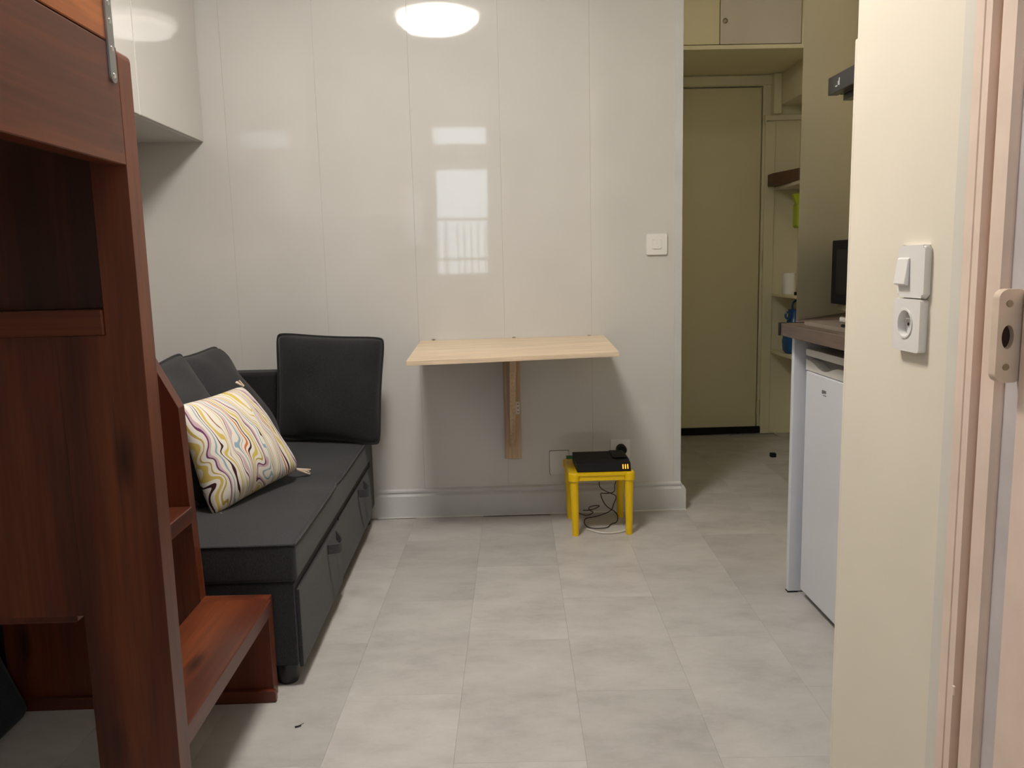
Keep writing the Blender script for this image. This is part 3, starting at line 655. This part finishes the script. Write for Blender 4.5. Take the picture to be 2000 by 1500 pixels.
# strike plate on door frame
SYF = 1.010          # front of the strike faces the photographer
PS = lambda a, b_, d: (a, SYF+0.022-d, b_)
t = thing('strike_plate', (0.65, 1.02, 0.885), 'beige lock strike with oval hole screwed to the door frame', 'strike plate')
ou = rrect(0.634, 0.6695, 0.886, 1.004, 0.012, 8); inn = ellipse_like(ou, 0.6475, 0.944, 0.0078, 0.0150)
obj('strike_body', holed_plate(ou, inn, PS, 0.008, 0.022), 'strike_plastic', t, True)
obj('latch_hole', prism([(0.6475+0.0077*math.cos(a), 0.944+0.0149*math.sin(a)) for a in [i*2*math.pi/24 for i in range(24)]], 'y', SYF+0.008, SYF+0.0135), 'dark_hole', t)
for x, z in ((0.6475, 0.986), (0.6475, 0.906)): obj('screw', lathe((x, SYF, z), [(0.0046, 0), (0.0040, 0.001), (0, 0.0006)], 14, (0, -1, 0)), 'brass_dull', t, True)

# ------------------------------------------------------------------ kitchen
CX, CZ0, CZ1 = 0.875, 0.815, 0.852
ct = thing('kitchen_counter', (1.15, 2.1, CZ0), 'brown wood-look kitchen worktop with a black end edge above the fridge', 'counter')
obj('worktop', prism([(CX, 1.545), (CX, 2.467), (0.955, 2.467), (0.955, 2.5515), (1.512, 3.155), (1.518, 3.155), (1.518, 1.545)], 'z', CZ0, CZ1, 0.0015, 1), 'brown_laminate_y', ct)
obj('end_edge', box(CX-0.0005, 0.9545, 2.4675, 2.4735, CZ0, CZ1+0.0014), 'black_plastic', ct)
obj('end_edge', box(CX-0.0025, CX-0.0004, 2.4580, 2.4735, CZ0, CZ1+0.0008), 'black_plastic', ct)
o = obj('side_panel', box(0.914, 1.50, 2.447, 2.467, 0.004, CZ0-0.0005, 0.001, 1), 'panel_white'); tag(o, 'narrow white end panel holding up the worktop beside the fridge', 'panel')
ob_ = obj('panel_foot', box(0.9135, 0.945, 2.446, 2.468, 0.0, 0.004), 'black_plastic', o)
fg = thing('fridge', (1.2, 2.17, 0), 'white under-counter fridge with scooped handles', 'fridge')
FX, F0, F1 = 0.940, 1.90, 2.418
obj('fridge_body', box(FX+0.052, 1.48, F0, F1, 0.02, 0.755, 0.004, 2), 'fridge_white', fg, True)
dd = obj('fridge_door', box(FX, FX+0.048, F0, F1, 0.022, 0.713, 0.006, 3), 'fridge_white', fg, True)
# upper door band with two scoops
pts = [(F0, 0.7145), (F1, 0.7145), (F1, 0.748)]
for i in range(25):
    y = F1-0.012-(F1-F0-0.024)*i/24; q = (y-F0)/(F1-F0)
    s = 0.5-0.5*math.cos(2*math.pi*2*q)
    pts.append((y, 0.745-0.021*max(0, s)**1.5))
pts.append((F0, 0.748))
obj('door_cap', prism(pts, 'x', FX, FX+0.046), 'fridge_cream', dd)
obj('handle_recess', box(FX+0.030, FX+0.0515, F0+0.004, F1-0.004, 0.7146, 0.754), 'fridge_grey', fg)
obj('fridge_top', box(FX-0.002, 1.48, F0-0.002, F1+0.002, 0.757, 0.779, 0.004, 2), 'fridge_cream', fg, True)
for y in (F0+0.05, F1-0.05):
    obj('foot', frustum((FX+0.08, y, 0), (FX+0.08, y, 0.021), 0.015, 0.015, 12), 'black_plastic', fg)
    obj('foot', frustum((1.43, y, 0), (1.43, y, 0.021), 0.015, 0.015, 12), 'black_plastic', fg)
obj('kick_plate', box(FX+0.03, FX+0.05, F0, F1, 0.002, 0.0215), 'black_plastic', fg)
bm = bmesh.new()
for k, (a, b_) in enumerate(((0, 0.009), (0.010, 0.013), (0.014, 0.019), (0.020, 0.027))):
    box(FX-0.0012, FX-0.0002, 2.292-b_, 2.292-a, 0.664 if k else 0.662, 0.672, bm=bm)
box(FX-0.0012, FX-0.0002, 2.262, 2.284, 0.657, 0.6585, bm=bm)
obj('badge', bm, 'mark_grey', dd)
hb = thing('hob', (1.15, 2.15, CZ1), 'beige enamel hob plate set on the brown worktop', 'hob')
obj('hob_plate', prism(rrect(0.918, 1.40, 1.80, 2.40, 0.02), 'z', CZ1+0.0003, CZ1+0.010, 0.002, 2), 'hob_enamel', hb, True)
for x, y in ((1.25, 2.22), (1.25, 1.95)): obj('hotplate', lathe((x, y, CZ1+0.0102), [(0, 0), (0.075, 0), (0.075, 0.008), (0.07, 0.010), (0, 0.009)], 32), 'black_plastic', hb, True)
kt = thing('metal_dish', (0.955, 2.13, CZ1+0.0103), 'small shiny metal dish standing on the hob next to the cream wall end', 'dish')
obj('dish_body', box(0.925, 1.02, 2.06, 2.165, CZ1+0.0165, CZ1+0.040, 0.008, 3), 'chrome', kt, True)
obj('dish_base', box(0.930, 1.015, 2.065, 2.160, CZ1+0.0105, CZ1+0.0163, 0.001, 1), 'black_plastic', kt)
mw = thing('microwave', (1.28, 2.40, CZ1), 'black microwave half hidden behind the cream wall end', 'microwave')
obj('microwave_body', box(1.122, 1.46, 2.17, 2.640, 0.8975, 1.099, 0.004, 2), 'black_plastic', mw, True)
md = obj('microwave_door', box(1.100, 1.1215, 2.17, 2.640, 0.898, 1.099, 0.003, 2), 'black_plastic', mw, True)
obj('door_window', box(1.0985, 1.0998, 2.27, 2.600, 0.930, 1.070), 'micro_glass', md)
o = obj('microwave_shelf', box(1.125, 1.5195, 2.165, 2.645, 0.876, 0.8972, 0.001, 1), 'hall_paint'); tag(o, 'thin cream shelf just under the black microwave', 'shelf')
hd = thing('cooker_hood', (1.25, 2.17, 1.5), 'slim black cooker hood jutting out above the counter', 'hood')
obj('hood_body', box(1.03, 1.5195, 1.87, 2.455, 1.513, 1.560, 0.002, 1), 'hood_black', hd)
hf = obj('hood_front', box(1.0, 1.0295, 1.86, 2.467, 1.513, 1.562, 0.002, 2), 'hood_black', hd)
obj('hood_lip', box(1.035, 1.06, 1.88, 2.44, 1.494, 1.5125), 'hood_black', hd)
obj('grease_filter', box(1.0605, 1.48, 1.89, 2.43, 1.505, 1.5125), 'steel', hd)
bm = bmesh.new(); box(0.9988, 0.9999, 2.385, 2.390, 1.528, 1.548, bm=bm); box(0.9988, 0.9999, 2.393, 2.396, 1.530, 1.540, bm=bm); box(0.9988, 0.9999, 2.400, 2.412, 1.527, 1.530, bm=bm)
obj('brand_mark', bm, 'mark_white', hf)

# ------------------------------------------------------------------ hall: cupboard, shelves, things on shelves
cp = thing('overhead_cupboard', (1.2, 4.5, 2.078), 'built-in cupboard with two flat doors above the hall door', 'cupboard')
CY = 4.237
obj('bottom_board', box(0.7765, 1.673, CY-0.002, DY-0.0005, 2.078, 2.098, 0.001, 1), 'hall_paint', cp)
obj('cupboard_back', box(0.7765, 1.673, CY+0.03, CY+0.04, 2.0985, ZC-0.001), 'dark_hole', cp)
obj('cupboard_door', box(0.778, 1.1665, CY, CY+0.02, 2.102, ZC-0.004, 0.001, 1), 'door_paint', cp)
rd = obj('cupboard_door', box(1.170, 1.575, CY, CY+0.02, 2.102, ZC-0.004, 0.001, 1), 'cupboard_door', cp)
obj('cupboard_side', box(1.579, 1.673, CY, CY+0.02, 2.0985, ZC-0.001), 'hall_paint', cp)
ou = [(1.194+0.012*math.cos(a), 2.212+0.012*math.sin(a)) for a in [i*2*math.pi/24 for i in range(24)]]
obj('lock_rosette', lathe((1.194, CY, 2.212), [(0.013, 0), (0.013, 0.003), (0.008, 0.005), (0.006, 0.003), (0, 0.003)], 24, (0, -1, 0)), 'brass_dull', rd, True)
for z, lab in ((0.843, 'middle cream hall shelf holding the white cup'), (0.507, 'lowest cream hall shelf under the blue jug'), (1.452, 'top cream hall shelf under the brown wooden box')):
    o = obj('wall_shelf', box(1.650, 1.7995, 4.02, DY-0.0205, z-0.018, z, 0.002, 1), 'cupboard_door' if z > 1 else 'hall_paint'); tag(o, lab, 'shelf')
o = obj('wooden_box', prism([(1.608, 4.79), (1.608, 4.70), (1.66, 4.45), (1.78, 4.45), (1.78, 4.79)], 'z', 1.4525, 1.520, 0.003, 2), 'brown_board_y'); tag(o, 'dark brown wooden box on the top hall shelf', 'box')
o = obj('cup', lathe((1.678, 4.60, 0.8432), [(0, 0), (0.034, 0), (0.037, 0.004), (0.037, 0.108), (0.033, 0.118), (0.0, 0.118)], 28), 'white_plastic', None, True); tag(o, 'plain white cup on the middle hall shelf', 'cup')
g = thing('tap_fitting', (1.69, 4.44, 0.8432), 'small dark and silver metal fitting beside the white cup', 'fitting')
obj('fitting_base', box(1.665, 1.715, 4.42, 4.46, 0.8433, 0.860, 0.004, 2), 'steel', g, True)
obj('fitting_knob', frustum((1.664, 4.44, 0.852), (1.652, 4.44, 0.852), 0.009, 0.010, 14), 'black_plastic', g, True)
obj('fitting_stem', frustum((1.695, 4.44, 0.860), (1.695, 4.44, 0.955), 0.005, 0.004, 12), 'brass_dull', g, True)
g = thing('spray_bottle', (1.68, 4.46, 1.20), 'lime green bottle hanging under the top hall shelf', 'bottle')
obj('bottle_body', prism(rrect(1.650, 1.728, 1.205, 1.335, 0.012), 'y', 4.43, 4.49, 0.008, 3), 'lime_plastic', g, True)
obj('bottle_neck', prism([(1.650, 1.33), (1.728, 1.33), (1.712, 1.395), (1.632, 1.385)], 'y', 4.445, 4.475, 0.006, 2), 'lime_plastic', g, True)
obj('bottle_hook', tube([(1.70, 4.46, 1.390), (1.70, 4.46, 1.42), (1.70, 4.46, 1.4335)], 0.003, 6, smooth_iter=0), 'steel', g)
bl = obj('bottle_label', box(1.665, 1.722, 4.4285, 4.4298, 1.262, 1.312), 'white_plastic', g)
obj('label_spot', box(1.670, 1.700, 4.4275, 4.4284, 1.280, 1.298), 'mark_grey', bl)
o = obj('wall_hook', tube([(1.7985, 4.46, 1.085), (1.70, 4.46, 1.085), (1.683, 4.46, 1.085), (1.680, 4.46, 1.055), (1.692, 4.46, 1.045)], 0.006, 8), 'brass_dull', None, True); tag(o, 'small dark metal hook above the white cup', 'hook')
jg = thing('plastic_jug', (1.70, 4.58, 0.507), 'blue plastic jug with a loop handle on the lowest hall shelf', 'jug')
bm = lathe((1.715, 4.60, 0.5073), [(0, 0), (0.045, 0), (0.062, 0.02), (0.066, 0.07), (0.056, 0.14), (0.040, 0.19), (0.034, 0.235), (0.036, 0.25), (0.030, 0.25), (0.0, 0.245)], 28)
obj('jug_body', bm, 'blue_plastic', jg, True)
obj('jug_handle', tube([(1.695, 4.58, 0.75), (1.690, 4.575, 0.785), (1.705, 4.575, 0.808), (1.735, 4.58, 0.808), (1.745, 4.585, 0.75)], 0.006, 8), 'blue_plastic', jg, True)
obj('spout_ring', tube([(1.668+0.016*math.cos(a), 4.57, 0.725+0.020*math.sin(a)) for a in [i*2*math.pi/12 for i in range(12)]], 0.006, 8, True, smooth_iter=1), 'blue_plastic', jg, True)
o = obj('small_block', box(1.462, 1.490, 4.205, 4.232, 0.0003, 0.022, 0.002, 1), 'black_plastic'); tag(o, 'tiny black block lying on the hall floor', 'block')
bm = bmesh.new(); frustum((-0.480, 1.772, 0.002), (-0.466, 1.776, 0.003), 0.0022, 0.0012, 6, bm=bm); frustum((-0.476, 1.773, 0.002), (-0.462, 1.784, 0.004), 0.0009, 0.0006, 5, bm=bm)
o = obj('floor_crumb', bm, 'black_plastic'); tag(o, 'tiny dark crumb on the floor in front of the stair', 'crumb')
